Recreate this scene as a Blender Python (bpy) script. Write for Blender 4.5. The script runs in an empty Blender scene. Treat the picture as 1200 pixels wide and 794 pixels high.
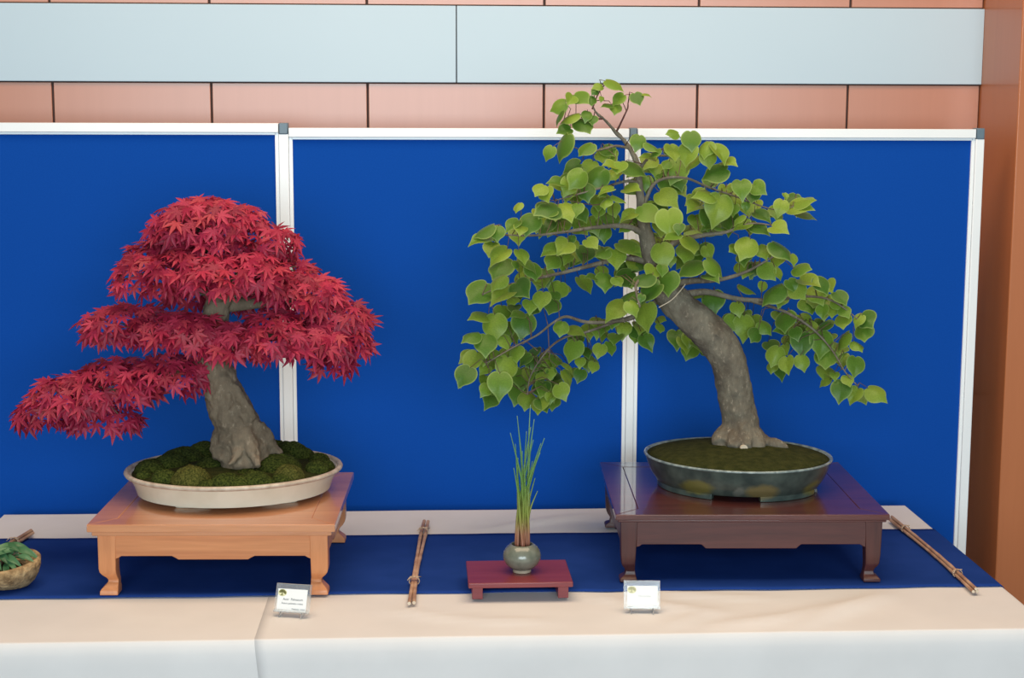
import bpy, bmesh, math, random
from mathutils import Vector, Matrix, Euler, noise
S = bpy.context.scene
COL = S.collection
PI = math.pi
rnd = random.Random(7)

# ------------------------------------------------------------------ camera
F_PX, PITCH, YAW, ROLL, CAM_Z = 1859.45, 0.14438366, 0.05153856, -0.00296057, 1.76
CAM = Vector((0, 0, CAM_Z))
FW = Vector((math.sin(YAW)*math.cos(PITCH), math.cos(YAW)*math.cos(PITCH), -math.sin(PITCH)))
R0 = FW.cross(Vector((0, 0, 1))).normalized(); D0 = FW.cross(R0)
RT = math.cos(ROLL)*R0 + math.sin(ROLL)*D0
DN = -math.sin(ROLL)*R0 + math.cos(ROLL)*D0
cd = bpy.data.cameras.new('camera'); cam = bpy.data.objects.new('camera', cd); COL.objects.link(cam)
cd.sensor_width = 36; cd.lens = F_PX/1200*36; cd.clip_start = .05
M3 = Matrix((RT, -DN, -FW)).transposed()
cam.matrix_world = Matrix.Translation(CAM) @ M3.to_4x4()
S.camera = cam
def ray(x, y): return FW*F_PX + RT*(x-600) + DN*(y-397)
def atY(x, y, Y):
    r = ray(x, y); return CAM + r*(Y/r.y)
def atZ(x, y, z):
    r = ray(x, y); return CAM + r*((z-CAM_Z)/r.z)

# ------------------------------------------------------------------ helpers
def srgb(r, g, b):
    f = lambda c: (c/255/12.92) if c/255 <= .04045 else ((c/255+.055)/1.055)**2.4
    return (f(r), f(g), f(b), 1)

class MB:
    def __init__(s): s.v = []; s.f = []; s.m = []
    def add(s, vs, fs, mi=0):
        o = len(s.v); s.v += [Vector(p) for p in vs]
        for f in fs: s.f.append([i+o for i in f]); s.m.append(mi)
        return s
    def box(s, x0, x1, y0, y1, z0, z1, mi=0):
        v = [(x, y, z) for z in (z0, z1) for y in (y0, y1) for x in (x0, x1)]
        return s.add(v, [(0,2,3,1),(4,5,7,6),(0,1,5,4),(2,6,7,3),(0,4,6,2),(1,3,7,5)], mi)
    def loft(s, rings, mi=0, caps=True):
        n = len(rings[0]); v = [p for r in rings for p in r]; f = []
        for k in range(len(rings)-1):
            for i in range(n):
                j = (i+1) % n; f.append((k*n+i, k*n+j, (k+1)*n+j, (k+1)*n+i))
        if caps: f.append(tuple(range(n-1, -1, -1))); f.append(tuple((len(rings)-1)*n+i for i in range(n)))
        return s.add(v, f, mi)
    def prism(s, poly, y0, y1, axis='y', mi=0):
        if axis == 'y': r = [[(x, y, z) for x, z in poly] for y in (y0, y1)]
        elif axis == 'x': r = [[(y, x, z) for x, z in poly] for y in (y0, y1)]
        else: r = [[(x, z, y) for x, z in poly] for y in (y0, y1)]
        return s.loft(r, mi)
    def tube(s, pts, rad, n=10, mi=0, wob=0.0, seed=0):
        pts = [Vector(p) for p in pts]; rings = []
        t0 = (pts[1]-pts[0]).normalized()
        u = t0.orthogonal().normalized()
        for i, p in enumerate(pts):
            a = pts[max(0, i-1)]; b = pts[min(len(pts)-1, i+1)]
            t = (b-a).normalized(); u = (u - t*u.dot(t)).normalized(); w = t.cross(u)
            r = rad[i] if isinstance(rad, (list, tuple)) else rad
            ring = []
            for k in range(n):
                an = 2*PI*k/n; q = 1.0
                if wob: q += wob*noise.noise(Vector((math.cos(an)*1.6+seed, math.sin(an)*1.6, i*.35)))
                ring.append(p + (u*math.cos(an)+w*math.sin(an))*r*q)
            rings.append(ring)
        return s.loft(rings, mi)
    def oval(s, prof, sx, sy, cx, cy, n=64, rot=0, mi=0, cap_bottom=True, cap_top=True, wob=0):
        """prof: list of (inset, z): ellipse with semi axes sx-inset, sy-inset"""
        rings = []; c, sn = math.cos(rot), math.sin(rot)
        for ins, z in prof:
            ring = []
            for k in range(n):
                a = 2*PI*k/n; x = (sx-ins)*math.cos(a); y = (sy-ins)*math.sin(a)
                if wob:
                    q = 1+wob*noise.noise(Vector((math.cos(a)*1.3, math.sin(a)*1.3, z*18))); x *= q; y *= q
                ring.append((cx+x*c-y*sn, cy+x*sn+y*c, z))
            rings.append(ring)
        o = s.loft(rings, mi, caps=False)
        base = len(s.v)-len(rings)*n
        if cap_bottom: s.f.append([base+i for i in range(n-1, -1, -1)]); s.m.append(mi)
        if cap_top: s.f.append([base+(len(rings)-1)*n+i for i in range(n)]); s.m.append(mi)
        return s
    def build(s, name, mats, parent=None, smooth=False, bevel=0, seg=2, angle=40):
        me = bpy.data.meshes.new(name)
        off = parent_loc(parent)
        me.from_pydata([tuple(off @ p) for p in s.v], [], s.f)
        if not isinstance(mats, (list, tuple)): mats = [mats]
        for m in mats: me.materials.append(m)
        for p, mi in zip(me.polygons, s.m): p.material_index = mi
        bm = bmesh.new(); bm.from_mesh(me); bmesh.ops.recalc_face_normals(bm, faces=bm.faces); bm.to_mesh(me); bm.free()
        o = bpy.data.objects.new(name, me); COL.objects.link(o)
        if parent: o.parent = parent
        if bevel:
            b = o.modifiers.new('bevel', 'BEVEL'); b.width = bevel; b.segments = seg; b.limit_method = 'ANGLE'; b.angle_limit = math.radians(35)
        if smooth:
            me.shade_smooth()
            if angle < 180: me.set_sharp_from_angle(angle=math.radians(angle))
        elif bevel: me.shade_smooth(); me.set_sharp_from_angle(angle=math.radians(30))
        return o

WORLD = {}
def parent_loc(p):
    if p is None: return Matrix.Identity(4)
    return WORLD.get(p.name, Matrix.Identity(4)).inverted()
def thing(name, label, cat, loc=(0, 0, 0), rot=(0, 0, 0), group=None):
    o = bpy.data.objects.new(name, None); COL.objects.link(o); o.empty_display_size = .05
    o.location = loc; o.rotation_euler = rot
    o['label'] = label; o['category'] = cat
    if group: o['group'] = group
    WORLD[o.name] = Matrix.Translation(Vector(loc)) @ Euler(rot).to_matrix().to_4x4()
    return o
def sub(o, parent):
    """children of o are given in the same space as o's mesh"""
    WORLD[o.name] = WORLD.get(parent.name, Matrix.Identity(4)); return o
def tag(o, label, cat, group=None):
    o['label'] = label; o['category'] = cat
    if group: o['group'] = group
    return o
def struct(o): o['kind'] = 'structure'; return o
def local(root):
    """wrap: builder in root-local coordinates"""
    WORLD[root.name] = Matrix.Identity(4); return root
def crom(pts, k=6):
    """Catmull-Rom through tuples of any length"""
    out = []; n = len(pts)
    for i in range(n-1):
        p0 = pts[max(0, i-1)]; p1 = pts[i]; p2 = pts[i+1]; p3 = pts[min(n-1, i+2)]
        for j in range(k):
            t = j/k; t2 = t*t; t3 = t2*t
            out.append(tuple(.5*(2*b+(-a+c)*t+(2*a-5*b+4*c-d)*t2+(-a+3*b-3*c+d)*t3) for a, b, c, d in zip(p0, p1, p2, p3)))
    out.append(tuple(pts[-1])); return out

# ------------------------------------------------------------------ materials
def nodes(name):
    m = bpy.data.materials.new(name); m.use_nodes = True
    nt = m.node_tree; b = nt.nodes['Principled BSDF']
    return m, nt, b
def N(nt, t, **kw):
    n = nt.nodes.new(t)
    for k, v in kw.items():
        if k in n.inputs: n.inputs[k].default_value = v
        else: setattr(n, k, v)
    return n
def pm(name, c1, c2=None, scale=20, stretch=(1, 1, 1), rough=.5, bump=0, bscale=None, coat=0, spec=.5, metal=0, detail=4, lo=.35, hi=.65, dist=.002, sheen=0):
    m, nt, b = nodes(name); L = nt.links.new
    c2 = c2 or c1
    tc = N(nt, 'ShaderNodeTexCoord'); mp = N(nt, 'ShaderNodeMapping'); mp.inputs['Scale'].default_value = stretch
    L(tc.outputs['Object'], mp.inputs['Vector'])
    nz = N(nt, 'ShaderNodeTexNoise', Scale=scale, Detail=detail); L(mp.outputs[0], nz.inputs['Vector'])
    rp = N(nt, 'ShaderNodeValToRGB'); rp.color_ramp.elements[0].position = lo; rp.color_ramp.elements[1].position = hi
    rp.color_ramp.elements[0].color = c1; rp.color_ramp.elements[1].color = c2
    L(nz.outputs['Fac'], rp.inputs['Fac']); L(rp.outputs['Color'], b.inputs['Base Color'])
    b.inputs['Roughness'].default_value = rough; b.inputs['Metallic'].default_value = metal
    b.inputs['Specular IOR Level'].default_value = spec
    b.inputs['Coat Weight'].default_value = coat; b.inputs['Coat Roughness'].default_value = .08
    b.inputs['Sheen Weight'].default_value = sheen
    if bump:
        bz = nz
        if bscale:
            bz = N(nt, 'ShaderNodeTexNoise', Scale=bscale, Detail=5); L(mp.outputs[0], bz.inputs['Vector'])
        bp = N(nt, 'ShaderNodeBump', Strength=bump, Distance=dist); L(bz.outputs['Fac'], bp.inputs['Height']); L(bp.outputs[0], b.inputs['Normal'])
    return m
def wood(name, c1, c2, rough=.3, coat=.3, scale=5, axis='x', bump=.05, spec=.5, coat_rough=.12):
    m, nt, b = nodes(name); L = nt.links.new
    tc = N(nt, 'ShaderNodeTexCoord'); mp = N(nt, 'ShaderNodeMapping')
    mp.inputs['Scale'].default_value = {'x': (.6, 9, 9), 'y': (9, .6, 9), 'z': (9, 9, .6)}[axis]
    L(tc.outputs['Object'], mp.inputs['Vector'])
    n1 = N(nt, 'ShaderNodeTexNoise', Scale=scale, Detail=6, Distortion=1.2); L(mp.outputs[0], n1.inputs['Vector'])
    n2 = N(nt, 'ShaderNodeTexNoise', Scale=scale*7, Detail=4); L(mp.outputs[0], n2.inputs['Vector'])
    mx = N(nt, 'ShaderNodeMath', operation='MULTIPLY_ADD'); mx.inputs[1].default_value = .35
    L(n2.outputs['Fac'], mx.inputs[0]); L(n1.outputs['Fac'], mx.inputs[2])
    rp = N(nt, 'ShaderNodeValToRGB'); rp.color_ramp.elements[0].position = .45; rp.color_ramp.elements[1].position = .85
    rp.color_ramp.elements[0].color = c1; rp.color_ramp.elements[1].color = c2
    L(mx.outputs[0], rp.inputs['Fac']); L(rp.outputs['Color'], b.inputs['Base Color'])
    b.inputs['Roughness'].default_value = rough; b.inputs['Coat Weight'].default_value = coat; b.inputs['Coat Roughness'].default_value = coat_rough
    b.inputs['Specular IOR Level'].default_value = spec
    if bump:
        bp = N(nt, 'ShaderNodeBump', Strength=bump, Distance=.001); L(mx.outputs[0], bp.inputs['Height']); L(bp.outputs[0], b.inputs['Normal'])
    return m
def leafmat(name, cols, edge, trans, tcol, rough=.45, fine=120):
    m, nt, b = nodes(name); L = nt.links.new
    g = N(nt, 'ShaderNodeNewGeometry'); rp = N(nt, 'ShaderNodeValToRGB')
    el = rp.color_ramp.elements
    el[0].color = cols[0]; el[0].position = 0; el[1].color = cols[-1]; el[1].position = 1
    for i, c in enumerate(cols[1:-1]):
        e = el.new((i+1)/(len(cols)-1)); e.color = c
    L(g.outputs['Random Per Island'], rp.inputs['Fac'])
    at = N(nt, 'ShaderNodeAttribute', attribute_name='rim')
    mx = N(nt, 'ShaderNodeMix', data_type='RGBA'); L(at.outputs['Fac'], mx.inputs['Factor'])
    L(rp.outputs['Color'], mx.inputs['A']); mx.inputs['B'].default_value = edge
    nz = N(nt, 'ShaderNodeTexNoise', Scale=fine, Detail=3)
    hs = N(nt, 'ShaderNodeHueSaturation'); mr = N(nt, 'ShaderNodeMapRange'); mr.inputs['From Min'].default_value = .3; mr.inputs['From Max'].default_value = .7
    mr.inputs['To Min'].default_value = .85; mr.inputs['To Max'].default_value = 1.15
    L(nz.outputs['Fac'], mr.inputs['Value']); L(mr.outputs[0], hs.inputs['Value']); L(mx.outputs['Result'], hs.inputs['Color'])
    L(hs.outputs['Color'], b.inputs['Base Color']); b.inputs['Roughness'].default_value = rough
    b.inputs['Specular IOR Level'].default_value = .35
    tr = N(nt, 'ShaderNodeBsdfTranslucent'); tm = N(nt, 'ShaderNodeMix', data_type='RGBA', blend_type='MULTIPLY'); tm.inputs['Factor'].default_value = 1
    L(hs.outputs['Color'], tm.inputs['A']); tm.inputs['B'].default_value = tcol; L(tm.outputs['Result'], tr.inputs['Color'])
    ms = N(nt, 'ShaderNodeMixShader'); ms.inputs[0].default_value = trans
    L(b.outputs[0], ms.inputs[1]); L(tr.outputs[0], ms.inputs[2]); L(ms.outputs[0], nt.nodes['Material Output'].inputs['Surface'])
    return m
def bark(name, c1, c2, c3, scale=60):
    m, nt, b = nodes(name); L = nt.links.new
    tc = N(nt, 'ShaderNodeTexCoord'); mp = N(nt, 'ShaderNodeMapping'); mp.inputs['Scale'].default_value = (1, 1, .55)
    L(tc.outputs['Object'], mp.inputs['Vector'])
    n1 = N(nt, 'ShaderNodeTexNoise', Scale=scale*.35, Detail=6, Roughness=.65); n2 = N(nt, 'ShaderNodeTexNoise', Scale=scale*2.2, Detail=8, Roughness=.7)
    vo = N(nt, 'ShaderNodeTexVoronoi', Scale=scale*2.0)
    for n in (n1, n2, vo): L(mp.outputs[0], n.inputs['Vector'])
    r1 = N(nt, 'ShaderNodeValToRGB'); r1.color_ramp.elements[0].position = .38; r1.color_ramp.elements[1].position = .62
    r1.color_ramp.elements[0].color = c1; r1.color_ramp.elements[1].color = c2; L(n1.outputs['Fac'], r1.inputs['Fac'])
    r2 = N(nt, 'ShaderNodeValToRGB'); r2.color_ramp.elements[0].position = .55; r2.color_ramp.elements[1].position = .72
    r2.color_ramp.elements[0].color = (0, 0, 0, 1); r2.color_ramp.elements[1].color = (.8, .8, .8, 1); L(n2.outputs['Fac'], r2.inputs['Fac'])
    mx = N(nt, 'ShaderNodeMix', data_type='RGBA'); L(r2.outputs['Color'], mx.inputs['Factor']); L(r1.outputs['Color'], mx.inputs['A']); mx.inputs['B'].default_value = c3
    L(mx.outputs['Result'], b.inputs['Base Color']); b.inputs['Roughness'].default_value = .85; b.inputs['Specular IOR Level'].default_value = .25
    ad = N(nt, 'ShaderNodeMath', operation='MULTIPLY_ADD'); ad.inputs[1].default_value = .5; L(vo.outputs['Distance'], ad.inputs[0]); L(n2.outputs['Fac'], ad.inputs[2])
    bp = N(nt, 'ShaderNodeBump', Strength=.6, Distance=.004); L(ad.outputs[0], bp.inputs['Height']); L(bp.outputs[0], b.inputs['Normal'])
    return m

M = {}
M['laminate'] = wood('orange_laminate', (.52, .218, .135, 1), (.54, .228, .143, 1), rough=.35, coat=.7, scale=2, axis='z', bump=0, coat_rough=.28)
M['column'] = wood('column_veneer', (.47, .155, .058, 1), (.50, .17, .065, 1), rough=.4, coat=.3, scale=2, axis='z', bump=0, coat_rough=.08)
M['band'] = pm('pale_grey_cladding', (.52, .65, .74, 1), (.53, .66, .75, 1), 3, rough=.45)
M['gap'] = pm('dark_joint', (.06, .03, .025, 1), rough=.8)
M['floor'] = wood('floor_boards', (.16, .09, .05, 1), (.24, .14, .08, 1), rough=.4, coat=.2, scale=3)
M['felt'] = pm('blue_felt', (.0035, .064, .355, 1), (.0042, .070, .38, 1), 260, rough=.95, bump=.25, bscale=500, spec=.1, dist=.0006)
M['alu'] = pm('white_frame', (.88, .92, .94, 1), (.90, .93, .95, 1), 8, rough=.3)
M['cap'] = pm('grey_plastic_cap', (.11, .17, .22, 1), (.13, .19, .24, 1), 40, rough=.4)
M['cloth'] = pm('white_cloth', (.72, .70, .69, 1), (.75, .73, .72, 1), 9, rough=.85, bump=.12, bscale=900, spec=.15, dist=.0004)
M['runner'] = pm('navy_runner', (.013, .045, .225, 1), (.016, .051, .250, 1), 14, rough=.9, bump=.15, bscale=900, spec=.03, dist=.0004)
M['pine'] = wood('orange_wood', (.50, .20, .085, 1), (.63, .275, .125, 1), rough=.35, coat=.9, scale=4, coat_rough=.07, bump=.02)
M['pine_z'] = wood('orange_wood_upright', (.53, .195, .075, 1), (.66, .265, .108, 1), rough=.4, coat=.15, scale=4, axis='z')
M['maho'] = wood('dark_red_wood', (.070, .018, .016, 1), (.115, .032, .027, 1), rough=.3, coat=.9, scale=5, coat_rough=.04, bump=.02)
M['maho_z'] = wood('dark_red_wood_upright', (.058, .015, .013, 1), (.095, .027, .022, 1), rough=.45, coat=.1, scale=5, axis='z')
M['maho_a'] = wood('dark_red_wood_apron', (.062, .016, .014, 1), (.105, .028, .023, 1), rough=.45, coat=.1, scale=5, bump=.05)
M['pine_a'] = wood('orange_wood_apron', (.51, .18, .065, 1), (.68, .27, .105, 1), rough=.45, coat=.1, scale=3, bump=.05)
M['redst'] = wood('crimson_wood', (.19, .028, .036, 1), (.24, .042, .05, 1), rough=.4, coat=.2, scale=5)
M['cream'] = pm('cream_glaze', (.66, .63, .50, 1), (.73, .70, .57, 1), 18, rough=.35, coat=.2, bump=.05)
M['creamrim'] = pm('worn_cream_rim', (.42, .33, .25, 1), (.60, .51, .41, 1), 50, rough=.45, bump=.1)
M['moss'] = pm('moss', (.014, .024, .005, 1), (.075, .095, .018, 1), 240, rough=1, bump=1, bscale=420, spec=.1, dist=.0041)
M['moss2'] = pm('olive_moss', (.034, .042, .009, 1), (.125, .125, .030, 1), 240, rough=1, bump=1, bscale=420, spec=.1, dist=.0041)
M['moss3'] = pm('low_moss', (.028, .034, .009, 1), (.052, .056, .016, 1), 60, rough=1, bump=1, bscale=300, spec=.1, dist=.005)
M['soil'] = pm('dark_soil', (.018, .012, .006, 1), (.07, .05, .022, 1), 160, rough=1, bump=1, spec=.1, dist=.004)
M['bark_maple'] = bark('maple_bark', (.14, .105, .072, 1), (.245, .185, .125, 1), (.40, .31, .22, 1), 48)
M['bark_linden'] = bark('linden_bark', (.12, .098, .072, 1), (.22, .195, .145, 1), (.42, .35, .26, 1), 55)
M['twig'] = pm('brown_twig', (.10, .055, .035, 1), (.17, .11, .07, 1), 60, rough=.7)
M['twigr'] = pm('red_twig', (.10, .03, .025, 1), (.14, .06, .04, 1), 60, rough=.7)
M['maple'] = leafmat('red_maple_leaf', [(.24, .010, .036, 1), (.37, .018, .056, 1), (.49, .032, .082, 1), (.42, .042, .060, 1)], (.5, .05, .08, 1), .2, (1.2, .6, .7, 1), .5)
M['linden'] = leafmat('green_linden_leaf', [(.055, .145, .020, 1), (.110, .225, .024, 1), (.180, .300, .032, 1), (.250, .350, .040, 1)], (.30, .42, .12, 1), .25, (1.3, 1.15, .4, 1), .42)
M['celadon'] = pm('grey_green_glaze', (.13, .145, .11, 1), (.20, .21, .165, 1), 45, rough=.25, coat=.5, bump=.05)
M['rawclay'] = pm('raw_clay', (.36, .27, .19, 1), (.44, .34, .25, 1), 60, rough=.8)
M['bamboo'] = pm('split_bamboo', (.36, .19, .11, 1), (.58, .37, .23, 1), 25, stretch=(1, 1, 1), rough=.5, bump=.1)
M['cutend'] = pm('pale_cut_end', (.62, .50, .36, 1), (.70, .58, .44, 1), 60, rough=.7)
M['raffia'] = pm('raffia', (.46, .30, .19, 1), (.60, .43, .29, 1), 90, rough=.7, bump=.3)
M['paper'] = pm('white_card', (.84, .84, .83, 1), (.86, .86, .85, 1), 10, rough=.6)
M['ink'] = pm('black_ink', (.03, .03, .035, 1), rough=.6)
M['blownink'] = pm('overexposed_ink', (.55, .56, .54, 1), rough=.6)  # ink colour lightened to imitate blown-out light on the second card
M['emb'] = pm('olive_print', (.11, .12, .03, 1), (.20, .19, .06, 1), 300, rough=.6)
M['emby'] = pm('yellow_print', (.72, .70, .42, 1), rough=.6)
M['stone'] = pm('rough_stone_pot', (.20, .12, .05, 1), (.50, .34, .17, 1), 60, rough=.85, bump=1, bscale=140, dist=.006, detail=8)
M['herb'] = leafmat('blue_green_leaf', [(.04, .12, .05, 1), (.075, .19, .08, 1), (.115, .25, .115, 1)], (.13, .27, .13, 1), .2, (1.1, 1.1, .6, 1), .35)

# blue-green glazed pot with mustard patches
m, nt, b = nodes('blue_green_glaze'); Lk = nt.links.new
tc = N(nt, 'ShaderNodeTexCoord')
nz = N(nt, 'ShaderNodeTexNoise', Scale=30, Detail=6); Lk(tc.outputs['Object'], nz.inputs['Vector'])
rp = N(nt, 'ShaderNodeValToRGB'); rp.color_ramp.elements[0].position = .35; rp.color_ramp.elements[1].position = .7
rp.color_ramp.elements[0].color = (.030, .048, .044, 1); rp.color_ramp.elements[1].color = (.085, .110, .092, 1)
Lk(nz.outputs['Fac'], rp.inputs['Fac'])
cur = rp.outputs['Color']
for (cx, cz, rx, rz, col) in ((-.105, .032, .030, .017, (.15, .135, .035, 1)), (.03, .030, .035, .018, (.16, .125, .05, 1)), (.155, .026, .026, .017, (.15, .14, .04, 1)), (-.02, .03, .012, .012, (.12, .13, .11, 1))):
    mp = N(nt, 'ShaderNodeMapping'); mp.vector_type = 'POINT'
    mp.inputs['Location'].default_value = (-cx/rx, 0, -cz/rz); mp.inputs['Scale'].default_value = (1/rx, 0, 1/rz)
    ad = N(nt, 'ShaderNodeMix', data_type='RGBA', blend_type='ADD'); ad.inputs['Factor'].default_value = .012
    n3 = N(nt, 'ShaderNodeTexNoise', Scale=60, Detail=4); Lk(tc.outputs['Object'], n3.inputs['Vector'])
    Lk(tc.outputs['Object'], ad.inputs['A']); Lk(n3.outputs['Color'], ad.inputs['B'])
    Lk(ad.outputs['Result'], mp.inputs['Vector'])
    ln = N(nt, 'ShaderNodeVectorMath', operation='LENGTH'); Lk(mp.outputs[0], ln.inputs[0])
    mr = N(nt, 'ShaderNodeMapRange'); mr.inputs['From Min'].default_value = .75; mr.inputs['From Max'].default_value = 1.25
    mr.inputs['To Min'].default_value = 1; mr.inputs['To Max'].default_value = 0; Lk(ln.outputs['Value'], mr.inputs['Value'])
    mx = N(nt, 'ShaderNodeMix', data_type='RGBA'); Lk(mr.outputs[0], mx.inputs['Factor']); Lk(cur, mx.inputs['A']); mx.inputs['B'].default_value = col
    cur = mx.outputs['Result']
Lk(cur, b.inputs['Base Color']); b.inputs['Roughness'].default_value = .3; b.inputs['Coat Weight'].default_value = .4; b.inputs['Coat Roughness'].default_value = .15
M['glaze'] = m
M['glazerim'] = pm('pale_glaze_rim', (.12, .16, .16, 1), (.30, .36, .34, 1), 70, rough=.3, coat=.4)

m, nt, b = nodes('clear_acrylic')
b.inputs['Transmission Weight'].default_value = .85; b.inputs['Roughness'].default_value = .03; b.inputs['IOR'].default_value = 1.3
b.inputs['Base Color'].default_value = (.93, .96, .97, 1)
M['acrylic'] = m

# ------------------------------------------------------------------ setting
YW = 4.25
mb = MB().box(-6, 6, -4, YW, -.1, 0); struct(mb.build('floor', M['floor']))
ZB0, ZB1 = 1.826, 2.025
XC = 1.478
joints = [-2.63, -2.22, -1.806, -1.395, -.984, -.573, -.164, .302, .712, 1.118, XC]
w = MB().box(-3.0, XC+.9, YW+.006, YW+.15, 0, 3.2, 0)
for a, c in zip(joints[:-1], joints[1:]):
    for z0, z1 in ((.02, .98), (.985, ZB0-.003), (ZB1+.003, 2.6), (2.605, 3.2)):
        w.box(a+.003, c-.003, YW, YW+.02, z0, z1, 1)
struct(w.build('wall_back', [M['gap'], M['laminate']], bevel=.001, seg=1))
for i, (a, c) in enumerate(((-3.0, .069), (.0715, XC))):
    struct(MB().box(a, c, YW-.010, YW+.01, ZB0, ZB1).build('trim_%d' % (i+1), M['band'], bevel=.0015))
struct(MB().box(XC, XC+.9, 3.965, YW+.15, 0, 3.2).build('wall_right', M['column'], bevel=.003))

# ------------------------------------------------------------------ display panels
YP = 3.97
def panel(x0, x1, ztop, label):
    r = thing('exhibition_board', label, 'exhibition board', ((x0+x1)/2, YP, 0), group='blue exhibition boards')
    zb = .42
    MB().box(x0+.006, x1-.006, YP-.004, YP+.012, zb+.02, ztop-.020).build('felt_board', M['felt'], r)
    MB().box(x0, x1, YP-.016, YP+.020, ztop-.0225, ztop).build('top_rail', M['alu'], r, bevel=.0015)
    MB().box(x0+.006, x1-.006, YP-.010, YP+.014, ztop-.0285, ztop-.0225).build('inner_bead', M['alu'], r, bevel=.001)
    MB().box(x0, x1, YP-.016, YP+.020, zb, zb+.0225).build('bottom_rail', M['alu'], r, bevel=.0015)
    for a, c in ((x0, x0+.009), (x1-.009, x1)):
        MB().box(a, c, YP-.010, YP+.014, zb+.0225, ztop-.0225).build('side_stile', M['alu'], r, bevel=.001)
    return r
def post(x, ztop, wd, label):
    r = thing('panel_post', label, 'panel post', (x, YP, 0), group='white panel posts')
    MB().box(x-wd/2, x+wd/2, YP-.015, YP+.019, .012, ztop-.026).build('upright', M['alu'], r, bevel=.002)
    MB().box(x-wd/2+.001, x+wd/2-.001, YP-.017, YP+.021, ztop-.026, ztop+.001).build('end_cap', M['cap'], r, bevel=.002)
    MB().box(x-.03, x+.03, YP-.06, YP+.06, 0, .012).build('base_foot', M['alu'], r, bevel=.003)
    return r
panel(-1.24, -.3725, 1.7215, 'blue felt exhibition board behind the red maple, leftmost of the three')
panel(-.3475, .4945, 1.7105, 'middle blue felt exhibition board behind the small grass pot')
panel(.5155, 1.3705, 1.7110, 'blue felt exhibition board beside the brown wooden column, rightmost of the three')
post(-1.2525, 1.7225, .024, 'white post at the outer left end of the blue panels')
post(-.360, 1.7215, .0240, 'white panel post with grey cap just right of the red maple crown')
post(.505, 1.7115, .0200, 'white panel post with grey cap behind the green linden tree')
post(1.3820, 1.7125, .0220, 'white panel post with grey cap against the brown wooden column')

# ------------------------------------------------------------------ table cloths
TZ = .76
TX0, TX1, TY0, TY1 = -1.055, 1.203, 2.925, 3.885
def drape(name, xa, xb, z, side_l, side_r, amp, seed, label, mat, y0=TY0, y1=TY1, hang=.74, skew=0, overhang=.0, front=True, back=True, wav=0, folds=()):
    """cloth over the table: grid in unrolled coordinates"""
    rr = .012
    def roll(u, lo, hi):
        # returns position, drop, for unrolled coordinate u
        if u < lo: return lo - min(rr, (lo-u)*.6), max(0, (lo-u)-rr*.4)
        if u > hi: return hi + min(rr, (u-hi)*.6), max(0, (u-hi)-rr*.4)
        return u, 0
    us = []; vs = []
    ua = xa-(hang if side_l else 0); ub = xb+(hang if side_r else 0)
    n = int((ub-ua)/.022); us = [ua+(ub-ua)*i/n for i in range(n+1)]
    for e in ([xa] if side_l else [])+([xb] if side_r else []):
        us += [e+d for d in (-.006, -.003, .003, .006, .01, .014)]
    us = sorted(us)
    va = y0-(hang if front else 0); vb = y1+(hang if back else 0)
    n = int((vb-va)/.022); vs = [va+(vb-va)*i/n for i in range(n+1)]
    if front: vs += [y0+d for d in (-.014, -.01, -.006, -.003, .003, .006)]
    if back: vs += [y1+d for d in (-.006, -.003, .003, .006, .01, .014)]
    vs = sorted(vs)
    b = MB(); verts = []
    for v in vs:
        for u in us:
            uu = u
            if skew and not side_l:
                t = max(0, y0-v); uu = u + skew*t*max(0, 1-(u-xa)/.5)
            vv = v
            if wav:
                e = 1-min(1, min(v-va, vb-v)/.1); vv = v + e*wav*(noise.noise(Vector((u*3.2, seed+(5 if v > (va+vb)/2 else 0), 0)))+.6*noise.noise(Vector((u*9, seed, 3))))
            x, d1 = roll(uu, xa if side_l else -99, xb if side_r else 99)
            y, d2 = roll(vv, y0 if front else -99, y1 if back else 99)
            d = max(d1, d2)
            h = 0
            if d == 0:
                h = amp*(noise.noise(Vector((u*4+seed, v*7, 0)))+.5) * min(1, 20*min(abs(v-y0)+.01, 1)) * max(0, min(1, ((u-xa)/.3 if not side_l else (xb-u)/.3)))
                for (fx, fy, gx, gy, wd, ht) in folds:
                    A = Vector((fx, fy)); B = Vector((gx, gy)); P = Vector((u, v)); t = max(0, min(1, (P-A).dot(B-A)/(B-A).length_squared))
                    q = (P-(A+(B-A)*t)).length/wd
                    if q < 3: h += ht*math.exp(-q*q)*math.sin(PI*min(1, t*1.0+.02))
            else:
                g = min(1, d/.25)
                wv = noise.noise(Vector((u*3.1+seed, v*.6, 1.7)))*.022*g + noise.noise(Vector((u*9+seed, v*1.2, 4.1)))*.006*g
                if d2 >= d1 and front and v < y0: y -= abs(wv)*.7 + .004*g
                elif d2 >= d1: y += abs(wv)*.5
                if d1 > d2: x += (abs(wv)*.6) * (1 if u > 0 else -1)
            verts.append((x, y, max(.004, z+h-d)))
    nu = len(us); fs = [(j*nu+i, j*nu+i+1, (j+1)*nu+i+1, (j+1)*nu+i) for j in range(len(vs)-1) for i in range(nu-1)]
    b.add(verts, fs)
    o = b.build(name, mat, smooth=True, angle=180)
    s = o.modifiers.new('thickness', 'SOLIDIFY'); s.thickness = .0003; s.offset = -1
    tag(o, label, 'tablecloth', 'white tablecloths' if mat == M['cloth'] else None)
    return o
drape('tablecloth', TX0, -.28, TZ-.0004, True, False, .0010, 2, 'white tablecloth under the orange stand at the left end of the table', M['cloth'])
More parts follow.
